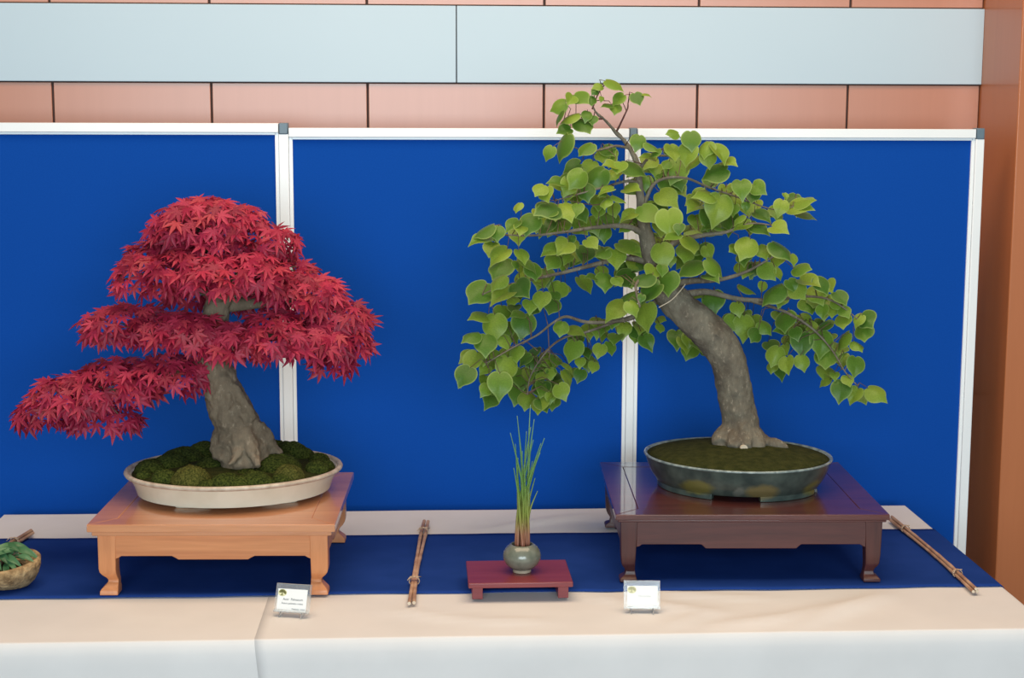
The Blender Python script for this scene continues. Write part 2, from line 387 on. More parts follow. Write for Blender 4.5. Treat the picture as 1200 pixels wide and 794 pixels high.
drape('tablecloth', -.338, TX1, TZ, False, True, .0016, 11, 'white tablecloth with soft creases under the dark stand and red stand', M['cloth'], skew=.10,
      folds=((.30, 3.17, .62, 3.02, .016, .008), (.38, 3.19, .75, 3.12, .014, .007), (.70, 2.94, .98, 3.18, .020, .011), (.58, 2.94, .88, 3.11, .016, .008), (.0, 3.03, .27, 2.99, .014, .006), (.10, 3.68, .42, 3.84, .014, .008), (.52, 2.95, .70, 3.02, .014, .007), (-.1, 3.1, .06, 3.02, .016, .005), (.44, 2.95, .58, 3.06, .014, .006)))
def runner_label(o): return o
rn = drape('table_runner', TX0, TX1, TZ+.0035, True, True, .0004, 23, 'navy blue runner lying along the white table under all the stands', M['runner'], y0=3.188, y1=3.650, hang=.28, front=False, back=False, wav=.009)
rn['category'] = 'table runner'

# ------------------------------------------------------------------ stands
ZC = TZ+.0062     # top of the runner
def stand(name, label, cx, cy, W, D, H, rot, mats, top_t, lw, apron, drop, notch, over, prof, legs_in=.0, ledge=.0):
    r = local(thing(name, label, 'display stand', (cx, cy, ZC), (0, 0, rot)))
    mt, mz, ma = mats
    fr = .052
    t = MB()
    # frame of four mitred boards with a rounded lip
    x, y, z0, z1 = W/2, D/2, H-top_t, H
    for k in range(4):
        if k % 2 == 0:
            s = -1 if k == 0 else 1
            q = [(-x, s*y), (x, s*y), (x-fr, s*(y-fr)), (-x+fr, s*(y-fr))]
        else:
            s = -1 if k == 1 else 1
            q = [(s*x, -y), (s*x, y), (s*(x-fr), y-fr), (s*(x-fr), -y+fr)]
        t.loft([[(a, c, z) for a, c in q] for z in (z0, z1)])
    t.build('top_frame', mt, r, bevel=.0014, seg=3)
    MB().box(-x+fr+.0003, x-fr-.0003, -y+fr+.0003, y-fr-.0003, z0, z1-.0006).build('top_panel', mt, r, bevel=.0012)
    if ledge: MB().box(-x+over*.45, x-over*.45, -y+over*.45, y-over*.45, z0-ledge, z0).build('molding', mt, r, bevel=.002)
    zt = z0-ledge
    lx, ly = x-over, y-over
    # aprons with a dropped centre
    for ax, hl, of, sgn in (('y', lx-lw, ly, -1), ('y', lx-lw, ly, 1), ('x', ly-lw, lx, -1), ('x', ly-lw, lx, 1)):
        n0, n1 = notch; zb = zt-apron
        poly = [(-hl-.002, zt), (-hl-.002, zb-.006), (-hl+.004, zb-.004), (-hl+.010, zb), (-n1*hl, zb), (-n1*hl+(n1-n0)*hl*.5, zb-drop*.45), (-n0*hl, zb-drop), (n0*hl, zb-drop), (n1*hl-(n1-n0)*hl*.5, zb-drop*.45), (n1*hl, zb), (hl-.010, zb), (hl-.004, zb-.004), (hl+.002, zb-.006), (hl+.002, zt)]
        a, c = sorted((sgn*(of-.0015), sgn*(of-.018)))
        MB().prism(poly, a, c, ax).build('apron', ma, r, bevel=.001, seg=1)
    for sx in (-1, 1):
        for sy in (-1, 1):
            rings = []
            for z, o, wi in prof(lw, zt):
                x0, x1 = lx-o, lx-wi; y0, y1 = ly-o, ly-wi
                rings.append([(sx*x0, sy*y0, z), (sx*x1, sy*y0, z), (sx*x1, sy*y1, z), (sx*x0, sy*y1, z)])
            MB().loft(rings).build('leg', mz, r, bevel=.0012, seg=2)
    return r
# leg profile: (z, outer inset, inner inset)
def cabriole(lw, zt):
    return [(zt, 0, lw), (.056, .0, lw-.002), (.048, .0015, lw-.002), (.041, .006, lw-.0015), (.034, .0125, lw-.001), (.029, .0155, lw), (.024, .0150, lw), (.018, .0095, lw), (.012, .0035, lw+.001), (.008, .001, lw+.001), (0, .0005, lw+.001)]
def hoof(lw, zt):
    return [(zt, 0, lw), (.060, .0015, lw-.003), (.040, .003, lw-.004), (.034, .0055, lw-.004), (.027, .0105, lw-.004), (.020, .0125, lw-.003), (.013, .0105, lw-.002), (.009, .003, lw-.001), (.006, .000, lw), (0, .000, lw)]
stand('display_stand', 'orange wooden stand with curved feet under the red maple pot', -.441, 3.402, .504, .470, .154, math.radians(-2.0), (M['pine'], M['pine_z'], M['pine_a']), .016, .037, .045, .0075, (.36, .43), .017, cabriole, ledge=.010)
stand('display_stand', 'dark reddish brown wooden stand under the green linden pot', .684, 3.468, .578, .502, .150, math.radians(-2.2), (M['maho'], M['maho_z'], M['maho_a']), .012, .036, .050, .009, (.40, .44), .012, hoof, ledge=.006)
# small red stand
r = local(thing('display_stand', 'small low crimson wooden stand under the grey grass pot', 'display stand', (.180, 3.205, ZC), (0, 0, math.radians(.5))))
MB().box(-.107, .107, -.082, .082, .0265, .0375).build('top', M['redst'], r, bevel=.0022, seg=3)
for s in (-1, 1):
    MB().box(s*.088-.0108, s*.088+.0108, -.070, .070, 0, .0265).build('leg', M['redst'], r, bevel=.001)

# ------------------------------------------------------------------ leaves
def maple_leaf():
    """7 lobed leaf, tip along +y, unit = longest lobe; returns verts, faces, rim"""
    lobes = [(-128, .36, .075), (-86, .72, .115), (-42, .94, .14), (0, 1.06, .145), (42, .94, .14), (86, .72, .115), (128, .36, .075)]
    v = [(0, 0, 0)]; f = []; out = []
    for i, (a, l, wd) in enumerate(lobes):
        a = math.radians(90-a); d = Vector((math.cos(a), math.sin(a))); p = Vector((d.y, -d.x))
        def at(t, s): q = d*t*l + p*s; return (q.x, q.y)
        if i == 0: out.append(at(.3, -.06))
        # lobes run clockwise in steps: left shoulder, tip, right shoulder, sinus
        out += [at(.48, -wd), at(.76, -wd*.55), at(1.04, 0), at(.76, wd*.55), at(.48, wd)]
        if i < 6:
            a2 = math.radians(90-(lobes[i][0]+lobes[i+1][0])/2); k = .27*min(l, lobes[i+1][1])+.04
            out.append((math.cos(a2)*k, math.sin(a2)*k))
        else: out.append(at(.3, .06))
    def zf(x, y):
        r = math.hypot(x, y); return -.22*r*r
    v += [(x, y, zf(x, y)) for x, y in out]
    n = len(out)
    f = [(0, i+1, i+2) for i in range(n-1)]
    return v, f, [0]*len(v)
def heart_leaf(fold=.25, droop=.25, tipcurl=.1):
    """cordate leaf, centre at origin, width 1, tip along +y"""
    n = 30; R = []
    for k in range(n):
        a = 2*PI*k/n   # 0 = tip (+y)
        q = abs(((a+PI) % (2*PI))-PI)/PI   # 0 tip .. 1 base
        r = .50+.03*math.sin(q*PI) - .11*max(0, (q-.86)/.14)**1.7
        if q < .17: r += .20*(1-q/.17)**2.1
        R.append((r*math.sin(a), r*math.cos(a)))
    def zf(x, y): return fold*abs(x)*.9 - droop*(x*x+.9*max(0, y+.3)**2) - tipcurl*max(0, y-.35)
    v = [(0, .0, zf(0, 0))]; f = []; rim = [0]
    for s, rm in ((.45, 0), (.86, .05), (1.0, .8)):
        for x, y in R: v.append((x*s, y*s, zf(x*s, y*s))); rim.append(rm)
    for k in range(n):
        j = (k+1) % n; f.append((0, 1+k, 1+j))
        for t in (0, 1): f.append((1+t*n+k, 1+(t+1)*n+k, 1+(t+1)*n+j, 1+t*n+j))
    return v, f, rim
class Leaves:
    def __init__(s): s.v = []; s.f = []; s.rim = []
    def put(s, leaf, pos, right, tip, nor, size):
        o = len(s.v); v, f, rim = leaf
        for x, y, z in v: s.v.append(pos + (right*x + tip*y + nor*z)*size)
        for q in f: s.f.append([i+o for i in q])
        s.rim += rim
    def tube(s, pts, r0, n=4):
        pass
    def build(s, name, mat, parent):
        me = bpy.data.meshes.new(name); off = parent_loc(parent)
        me.from_pydata([tuple(off @ p) for p in s.v], [], s.f); me.materials.append(mat)
        at = me.attributes.new('rim', 'FLOAT', 'POINT'); at.data.foreach_set('value', s.rim)
        me.shade_smooth()
        o = bpy.data.objects.new(name, me); COL.objects.link(o); o.parent = parent; return o

def remesh(o, vox, disp=0, tscale=.03, smooth=3):
    m_ = o.modifiers.new('weld', 'REMESH'); m_.mode = 'VOXEL'; m_.voxel_size = vox; m_.use_smooth_shade = True
    if smooth:
        sm = o.modifiers.new('smooth', 'SMOOTH'); sm.iterations = smooth; sm.factor = .5
    if disp:
        t = bpy.data.textures.new('lumps', 'CLOUDS'); t.noise_scale = tscale; t.noise_depth = 2
        d = o.modifiers.new('lumps', 'DISPLACE'); d.texture = t; d.strength = disp; d.mid_level = .5
    return o

def mound(cx, cy, z, rx, ry, h, seed, n=26):
    """domed tuft of moss"""
    b = MB(); vs = [(cx, cy, z+h)]; fs = []; rows = 14
    for j in range(1, rows+1):
        ph = PI/2*j/rows*1.12
        for i in range(n):
            a = 2*PI*i/n
            q = 1+.05*noise.noise(Vector((math.cos(a)*20+seed, math.sin(a)*20, ph*22)))+.10*noise.noise(Vector((math.cos(a)*1.5+seed, math.sin(a)*1.5, ph)))+.035*noise.noise(Vector((math.cos(a)*9+seed, math.sin(a)*9, ph*9)))
            vs.append((cx+rx*math.sin(min(ph, PI/2))*math.cos(a)*q, cy+ry*math.sin(min(ph, PI/2))*math.sin(a)*q, z+h*math.cos(ph)*q))
    for i in range(n): fs.append((0, 1+i, 1+(i+1) % n))
    for j in range(rows-1):
        for i in range(n):
            k = (i+1) % n; fs.append((1+j*n+i, 1+(j+1)*n+i, 1+(j+1)*n+k, 1+j*n+k))
    b.add(vs, fs); return b

# ------------------------------------------------------------------ red maple
ZS1 = ZC+.154
PC = (-.432, 3.432); PR = math.radians(9)
mp_ = thing('bonsai_tree', 'red leaved maple bonsai in a shallow cream oval pot on the orange stand', 'bonsai tree', (PC[0], PC[1], ZS1))
z = ZS1
pot = MB().oval([(.075, z+.009), (.034, z+.009), (.027, z+.011), (.021, z+.030), (.012, z+.047), (.0105, z+.050), (.0105, z+.0545), (.013, z+.0560), (.024, z+.045)], .236, .200, *PC, 96, PR, cap_top=False).build('pot', M['cream'], mp_, smooth=True, angle=50)
sub(pot, mp_)
MB().oval([(.0125, z+.0518), (.0015, z+.0526), (-.0010, z+.057), (.0012, z+.0610), (.006, z+.0622), (.010, z+.060), (.013, z+.052)], .236, .200, *PC, 96, PR, cap_bottom=False, cap_top=False).build('rim', M['creamrim'], pot, smooth=True, angle=80)
for a in (-125, -55, 55, 125):
    c, s_ = math.cos(math.radians(a)), math.sin(math.radians(a))
    px, py = .160*c, .122*s_
    q = Vector((px, py)); q.rotate(Matrix.Rotation(PR, 2))
    MB().oval([(.004, z), (.0, z+.0045), (.0, z+.011)], .040, .016, PC[0]+q.x, PC[1]+q.y, 20, PR+(0 if abs(s_) > .5 else 0)).build('foot', M['cream'], pot, smooth=True)
soil = MB().oval([(.016, z+.046), (.015, z+.053), (.05, z+.058), (.10, z+.063), (.15, z+.067), (.19, z+.068)], .236, .200, *PC, 64, PR).build('moss', M['moss3'], mp_, smooth=True, angle=180)
sub(soil, mp_)
# mounds by pixel centre of their middle, width px
for i, (px, py, wpx, hh, mk) in enumerate([(190, 528, 66, .030, 'moss'), (168, 543, 44, .024, 'moss'), (224, 518, 60, .030, 'moss'), (310, 516, 60, .028, 'moss'), (372, 524, 44, .026, 'moss'), (384, 538, 30, .020, 'moss'), (352, 560, 30, .018, 'moss'), (205, 565, 30, .016, 'moss'), (283, 565, 34, .020, 'moss'), (222, 557, 50, .036, 'moss2'), (187, 556, 36, .026, 'moss'), (200, 539, 52, .030, 'moss'), (178, 540, 36, .022, 'moss'), (232, 525, 56, .036, 'moss'), (205, 526, 40, .028, 'moss'), (247, 541, 46, .028, 'moss'), (264, 560, 44, .024, 'moss'), (303, 560, 44, .026, 'moss'), (326, 543, 64, .036, 'moss'), (344, 553, 40, .030, 'moss2'), (352, 525, 56, .036, 'moss'), (371, 543, 34, .024, 'moss'), (322, 525, 46, .034, 'moss'), (290, 548, 34, .016, 'moss'), (254, 520, 40, .030, 'moss'), (374, 533, 30, .022, 'moss'), (285, 520, 44, .026, 'moss'), (165, 550, 22, .016, 'moss'), (240, 562, 26, .015, 'moss'), (325, 563, 24, .014, 'moss')]):
    p = atZ(px, py, z+.062+.01)
    # keep inside the rim
    q = Vector((p.x-PC[0], p.y-PC[1])); q.rotate(Matrix.Rotation(-PR, 2))
    rx = wpx*.5*.00186; ry = rx*.95
    k = math.hypot(q.x/(.219-rx*.95), q.y/(.183-ry*.95))
    if k > 1: q /= k
    q.rotate(Matrix.Rotation(PR, 2))
    mound(PC[0]+q.x, PC[1]+q.y, z+.053, rx*.92, ry*.92, hh*1.08, i*3.3, 40).build('moss_mound', M[mk], soil, smooth=True, angle=180)
YT1 = 3.43
def P1(px, py, dy=0): return atY(px, py, YT1+dy)
tr = crom([(290, 544, .0, 30), (287, 524, .0, 31), (280, 504, 0, 28), (269, 478, 0, 25), (260, 452, .0, 22), (252, 425, 0, 19), (248, 400, 0, 16), (252, 372, .01, 16), (256, 350, .015, 14), (250, 320, .02, 10), (246, 290, .02, 7), (243, 255, .01, 3)], 4)
b = MB().tube([P1(a, c, d) for a, c, d, e in tr], [e*.00186 for a, c, d, e in tr], 20, wob=.16)
for pts in ([(262, 505, .0, 13), (257, 525, -.02, 11), (254, 538, -.03, 6)], [(300, 500, -.01, 13), (312, 515, -.01, 10), (322, 526, -.005, 6), (330, 531, 0, 3)], [(281, 505, -.03, 13), (281, 524, -.048, 8), (275, 538, -.064, 4.5), (267, 544, -.078, 2)], [(288, 505, -.03, 13), (295, 525, -.050, 9), (300, 539, -.066, 5.5), (303, 547, -.078, 3.5)], [(268, 512, -.02, 10), (264, 530, -.03, 8), (262, 540, -.04, 5)], [(270, 505, .03, 16), (262, 528, .06, 9)], [(240, 437, 0, 9), (232, 433, .0, 6), (224, 430, 0, 4)], [(262, 500, -.03, 8), (268, 470, -.035, 6), (262, 450, -.03, 4)], [(296, 492, -.03, 7), (284, 470, -.035, 6), (272, 450, -.03, 5)]):
    pts = crom(pts, 4); b.tube([P1(a, c, d) for a, c, d, e in pts], [e*.00186 for a, c, d, e in pts], 12, wob=.15, seed=3)
remesh(b.build('trunk', M['bark_maple'], mp_, smooth=True, angle=180), .0032, .010, .018, smooth=2)

def maple_pad(label, limb, ells, n, fringe=.5):
    """limb: branch polyline (px,py,dy,r); ells: (px,py,dy,rx,rz px, ry m)"""
    lp = crom(limb, 5)
    br = MB().tube([P1(a, c, d) for a, c, d, e in lp], [e*.00186 for a, c, d, e in lp], 9, wob=.1)
    ctr = P1(*limb[-1][:3])
    E = []
    for (px, py, dy, rx, rz, ry) in ells: E.append((P1(px, py, dy), rx*.00186, ry, rz*.00186))
    # secondary twigs reaching into every lobe of the pad
    src = [P1(a, c, d) for a, c, d, e in lp]
    for (c, ex, ey, ez) in E:
        for _ in range(7):
            a = rnd.uniform(0, 2*PI); t = c+Vector((ex*.8*math.cos(a), ey*.8*math.sin(a), rnd.uniform(-.2, .5)*ez))
            s0 = min(src, key=lambda p: (p-c).length+rnd.uniform(0, .05))
            mid = (s0+t)/2+Vector((0, 0, .008))
            br.tube([s0, mid, t], [.0026, .0017, .0008], 5)
    bo = br.build('branch', M['bark_maple'], mp_, smooth=True, angle=180); sub(bo, mp_)
    lv = Leaves(); leaf = maple_leaf()
    areas = [ex*(ey+ez) for _, ex, ey, ez in E]; tot = sum(areas)
    placed = []
    for (c, ex, ey, ez), ar in zip(E, areas):
        k = 0; want = int(n*ar/tot); tries = 0
        while k < want and tries < want*30:
            tries += 1
            zz = rnd.uniform(-.55, 1); a = rnd.uniform(0, 2*PI); rr = math.sqrt(max(0, 1-zz*zz))
            if math.sin(a) > .55 and zz < .3: continue      # thin behind
            u = Vector((rr*math.cos(a), rr*math.sin(a), zz)); dep = rnd.uniform(.82, 1.04)
            p = c+Vector((u.x*ex, u.y*ey, u.z*ez))*dep
            if any((p-q).length < .0140 for q in placed): continue
            placed.append(p); k += 1
            nv = Vector((u.x/ex, u.y/ey, u.z/ez)).normalized()
            nor = (nv*.45+Vector((0, -.30, .50))+Vector((rnd.gauss(0, .36), rnd.gauss(0, .36), rnd.gauss(0, .2)))).normalized()
            out = Vector((u.x*1.1, u.y*.9-.35, 0))+Vector((rnd.gauss(0, .45), rnd.gauss(0, .35), -.55-rnd.random()*.5))
            tip = (out-nor*out.dot(nor)).normalized()
            lv.put(leaf, p, tip.cross(nor), tip, nor, rnd.uniform(.0245, .0355))
    o = lv.build('foliage_pad', M['maple'], bo)
    return bo
maple_pad('crown', [(250, 320, .02, 9), (246, 290, .01, 6), (244, 268, 0, 4)], [(240, 260, -.01, 56, 28, .085), (305, 284, .0, 42, 22, .07), (236, 248, .0, 36, 16, .06), (270, 258, .01, 45, 18, .06), (205, 272, .0, 28, 16, .05), (252, 290, -.03, 44, 14, .05), (215, 292, .03, 36, 14, .05), (310, 305, .06, 30, 20, .05)], 400)
maple_pad('left', [(252, 345, .02, 8), (225, 332, .0, 6), (190, 325, -.02, 4)], [(176, 325, -.02, 42, 28, .075), (212, 318, -.06, 40, 26, .06), (200, 296, .03, 50, 15, .05)], 190)
maple_pad('front', [(254, 350, .0, 8), (265, 335, -.04, 6), (280, 325, -.07, 4)], [(252, 326, -.09, 40, 24, .06), (290, 322, -.07, 46, 26, .07), (330, 320, .03, 38, 22, .06), (225, 345, .11, 36, 14, .05), (300, 352, .12, 44, 14, .05)], 290)
maple_pad('right', [(258, 358, .03, 9), (300, 355, .03, 7), (345, 350, .02, 5), (380, 360, .02, 3)], [(362, 348, .0, 38, 28, .075), (395, 372, .01, 36, 22, .06), (335, 340, -.02, 30, 18, .05)], 180)
maple_pad('lower right', [(255, 385, -.01, 9), (290, 392, -.03, 7), (340, 395, -.03, 5), (390, 398, -.01, 3)], [(272, 402, -.06, 38, 24, .06), (322, 396, -.05, 48, 30, .08), (372, 400, -.02, 42, 27, .07), (408, 400, .0, 26, 20, .05), (392, 424, -.01, 22, 16, .04)], 330)
maple_pad('mid left', [(248, 392, .0, 9), (215, 388, -.02, 6), (165, 385, -.03, 4)], [(150, 381, -.01, 52, 24, .075), (200, 386, -.03, 46, 20, .06), (228, 392, -.06, 34, 24, .055)], 230)
maple_pad('low left', [(250, 428, .0, 11), (215, 432, .0, 7), (150, 452, -.01, 5), (70, 482, -.01, 3)], [(195, 440, -.02, 48, 25, .075), (135, 450, -.02, 52, 30, .085), (85, 466, -.02, 46, 26, .075), (48, 485, -.01, 30, 17, .05), (120, 490, -.01, 45, 16, .05)], 380)

# ------------------------------------------------------------------ green linden
ZS2 = ZC+.150
QC = (.690, 3.478); QR = math.radians(-20)
ld = thing('bonsai_tree', 'green heart-leaved linden bonsai in a blue green oval pot on the dark stand', 'bonsai tree', (QC[0], QC[1], ZS2), (0, 0, 0))
z = ZS2
pot = MB().oval([(.07, z+.010), (.034, z+.010), (.030, z+.012), (.018, z+.030), (.010, z+.048), (.006, z+.060), (.0045, z+.066), (.003, z+.0695), (.008, z+.0695), (.014, z+.055)], .212, .182, *QC, 96, QR, cap_top=False).build('pot', M['glaze'], ld, smooth=True, angle=50)
sub(pot, ld)
MB().oval([(.0035, z+.0690), (.0006, z+.0698), (-.0004, z+.072), (.0010, z+.0742), (.004, z+.0745), (.007, z+.073), (.009, z+.066)], .212, .182, *QC, 96, QR, cap_bottom=False, cap_top=False).build('rim', M['glazerim'], pot, smooth=True, angle=80)
# wide bracket feet, curved with the wall, a gap in the middle of each side
for a0, a1 in ((-80+14, -12), (180+12+0, 260), (12, 78), (102, 168)):
    rings = []
    a0 -= 0
    for k in range(15):
        a = math.radians(a0+(a1-a0)*k/14)
        ring = []
        for ins, zz in ((.030, z+.014), (.031, z+.0), (.045, z+.0), (.045, z+.014)):
            q = Vector(((.212-ins)*math.cos(a), (.182-ins)*math.sin(a))); q.rotate(Matrix.Rotation(QR, 2)); ring.append((QC[0]+q.x, QC[1]+q.y, zz))
        rings.append(ring)
    MB().loft(rings).build('foot', M['glaze'], pot, bevel=.001)
moss = MB().oval([(.018, z+.055), (.0125, z+.070), (.03, z+.076), (.06, z+.083), (.10, z+.089), (.14, z+.092), (.17, z+.093)], .218, .188, *QC, 64, QR, wob=.02).build('moss', M['moss3'], ld, smooth=True, angle=180)
YT2 = 3.52
def P2(px, py, dy=0): return atY(px, py, YT2+dy)
SC2 = .00200
tr = crom([(868, 527, 0, 31), (868, 512, 0, 23.5), (867, 495, 0, 21), (863, 470, 0, 20), (858, 440, 0, 20), (850, 415, 0, 20.5), (836, 394, 0, 20.5), (815, 375, 0, 20), (795, 357, 0, 18), (779, 338, 0, 16), (768, 315, 0, 12), (761, 292, 0, 10), (755, 265, 0, 7), (751, 240, 0, 5), (749, 212, .0, 4.0), (747, 192, 0, 3.4), (736, 171, 0, 2.8), (721, 154, 0, 2.2), (709, 141, 0, 1.8), (698, 131, 0, 1.6), (693, 118, 0, 1.2), (690, 114, 0, .9)], 4)
b = MB().tube([P2(a, c, d) for a, c, d, e in tr], [e*SC2 for a, c, d, e in tr], 20, wob=.1)
for pts in ([(862, 500, .0, 14), (848, 515, -.02, 13), (845, 522, -.04, 10)], [(870, 500, -.02, 14), (873, 518, -.05, 10), (872, 526, -.065, 8)], [(862, 508, -.02, 12), (860, 519, -.05, 9), (858, 526, -.06, 7)], [(880, 508, -.02, 12), (887, 520, -.045, 10), (888, 527, -.05, 7)], [(884, 510, .0, 11), (898, 518, -.03, 7.5), (910, 520, -.045, 6.5), (919, 523, -.05, 5), (923, 528, -.055, 3)], [(877, 505, .03, 14), (890, 515, .06, 8)], [(838, 392, -.03, 5), (843, 390, -.04, 5)], [(850, 528, -.03, 6), (842, 524, -.04, 5)]):
    pts = crom(pts, 4); b.tube([P2(a, c, d) for a, c, d, e in pts], [e*SC2 for a, c, d, e in pts], 12, wob=.2, seed=5)
remesh(b.build('trunk', M['bark_linden'], ld, smooth=True, angle=180), .0034, .005, .02, smooth=2)
# cut root stub
stub = P2(872, 527, -.075)
MB().tube([stub+Vector((0, .02, .004)), stub+Vector((0, .0, .003))], [.0095, .0085], 16).build('cut_root', M['cutend'], ld, smooth=True, angle=50)
# the thin bare wire-like twig across the trunk
pts = crom([(772, 360, -.045), (786, 352, -.05), (796, 342, -.045), (803, 333, -.03)], 5)
MB().tube([P2(*p) for p in pts], [.0012]*len(pts), 6).build('twig', M['cutend'], ld, smooth=True)

BR = {   # branches: px, py, depth offset, radius px
 'a': [(756, 275, .0, 6), (735, 265, -.02, 5), (700, 266, -.05, 3.6), (660, 272, -.07, 2.6), (620, 276, -.08, 1.8), (585, 274, -.08, 1.2)],
 'b': [(764, 308, .0, 7), (735, 302, .01, 5), (700, 309, .01, 4), (665, 318, .0, 3.2), (630, 326, -.02, 2.4), (590, 335, -.03, 1.5), (565, 345, -.03, 1)],
 'c': [(778, 346, .0, 6), (745, 370, .0, 5), (712, 377, -.01, 3.6), (685, 377, -.01, 3), (664, 371, -.02, 2.6), (648, 378, -.02, 2.2), (630, 392, -.03, 1.8), (605, 405, -.04, 1.4), (570, 425, -.05, 1)],
 'd': [(720, 377, .0, 3), (690, 388, .03, 2.4), (660, 396, .03, 2), (640, 412, .03, 1.6), (622, 440, .02, 1.3), (618, 462, .0, 1)],
 'e': [(753, 245, .0, 4), (768, 214, .0, 3), (800, 208, -.02, 2.4), (832, 220, -.04, 2), (862, 230, -.05, 1.6), (905, 245, -.06, 1.1), (930, 242, -.07, .8)],
 'f': [(766, 308, .0, 7), (790, 285, -.01, 6), (820, 276, -.03, 4.5), (850, 272, -.05, 3), (880, 262, -.07, 2), (905, 264, -.08, 1.2)],
 'g': [(776, 334, .0, 8), (810, 329, -.02, 6), (845, 327, -.03, 4), (875, 318, -.05, 2.8), (895, 307, -.07, 2), (915, 296, -.08, 1.2)],
 'h': [(788, 348, .02, 8), (825, 342, .03, 6), (865, 350, .03, 4.5), (905, 352, .0, 3.4), (940, 347, -.03, 2.4), (975, 352, -.05, 1.8), (1008, 376, -.06, 1)],
 'i': [(880, 352, .02, 3.5), (920, 365, .0, 2.6), (952, 385, -.02, 2), (975, 410, -.03, 1.6), (990, 435, -.04, 1.2), (1005, 452, -.04, .8)],
 'j': [(722, 155, .0, 2.2), (728, 143, -.01, 1.6), (735, 128, -.01, 1.5), (736, 121, -.01, 1.0)],
 'k': [(738, 174, .0, 2.6), (722, 171, -.02, 2.2), (705, 175, -.04, 1.8), (688, 178, -.05, 1.2), (668, 170, -.06, .8)],
 'l': [(750, 215, .0, 3.4), (735, 212, -.03, 2.6), (705, 220, -.06, 2), (675, 228, -.08, 1.5), (650, 235, -.09, 1)],
 'm': [(749, 200, .0, 3), (762, 184, -.02, 2.4), (790, 182, -.04, 2), (815, 178, -.05, 1.5), (838, 178, -.05, 1)],
 'n': [(752, 258, .0, 4), (770, 258, -.06, 3), (785, 262, -.10, 2.2), (800, 278, -.13, 1.6)],
 'o': [(770, 322, .0, 6), (755, 325, -.06, 4), (745, 335, -.10, 2.6), (750, 360, -.12, 1.6)],
 'p': [(706, 139, .0, 1.8), (690, 140, -.01, 1.5), (672, 142, -.02, 1.2), (655, 148, -.03, .8)],
 'q': [(694, 128, .0, 1.5), (700, 112, .0, 1.2), (706, 102, .0, .9)],
 'r': [(795, 358, .03, 6), (806, 380, .09, 3), (812, 400, .11, 1.6)],
}
BRP = {}
for k, pts in BR.items():
    BRP[k] = [(a, c, d, e) for a, c, d, e in crom(pts, 6)]
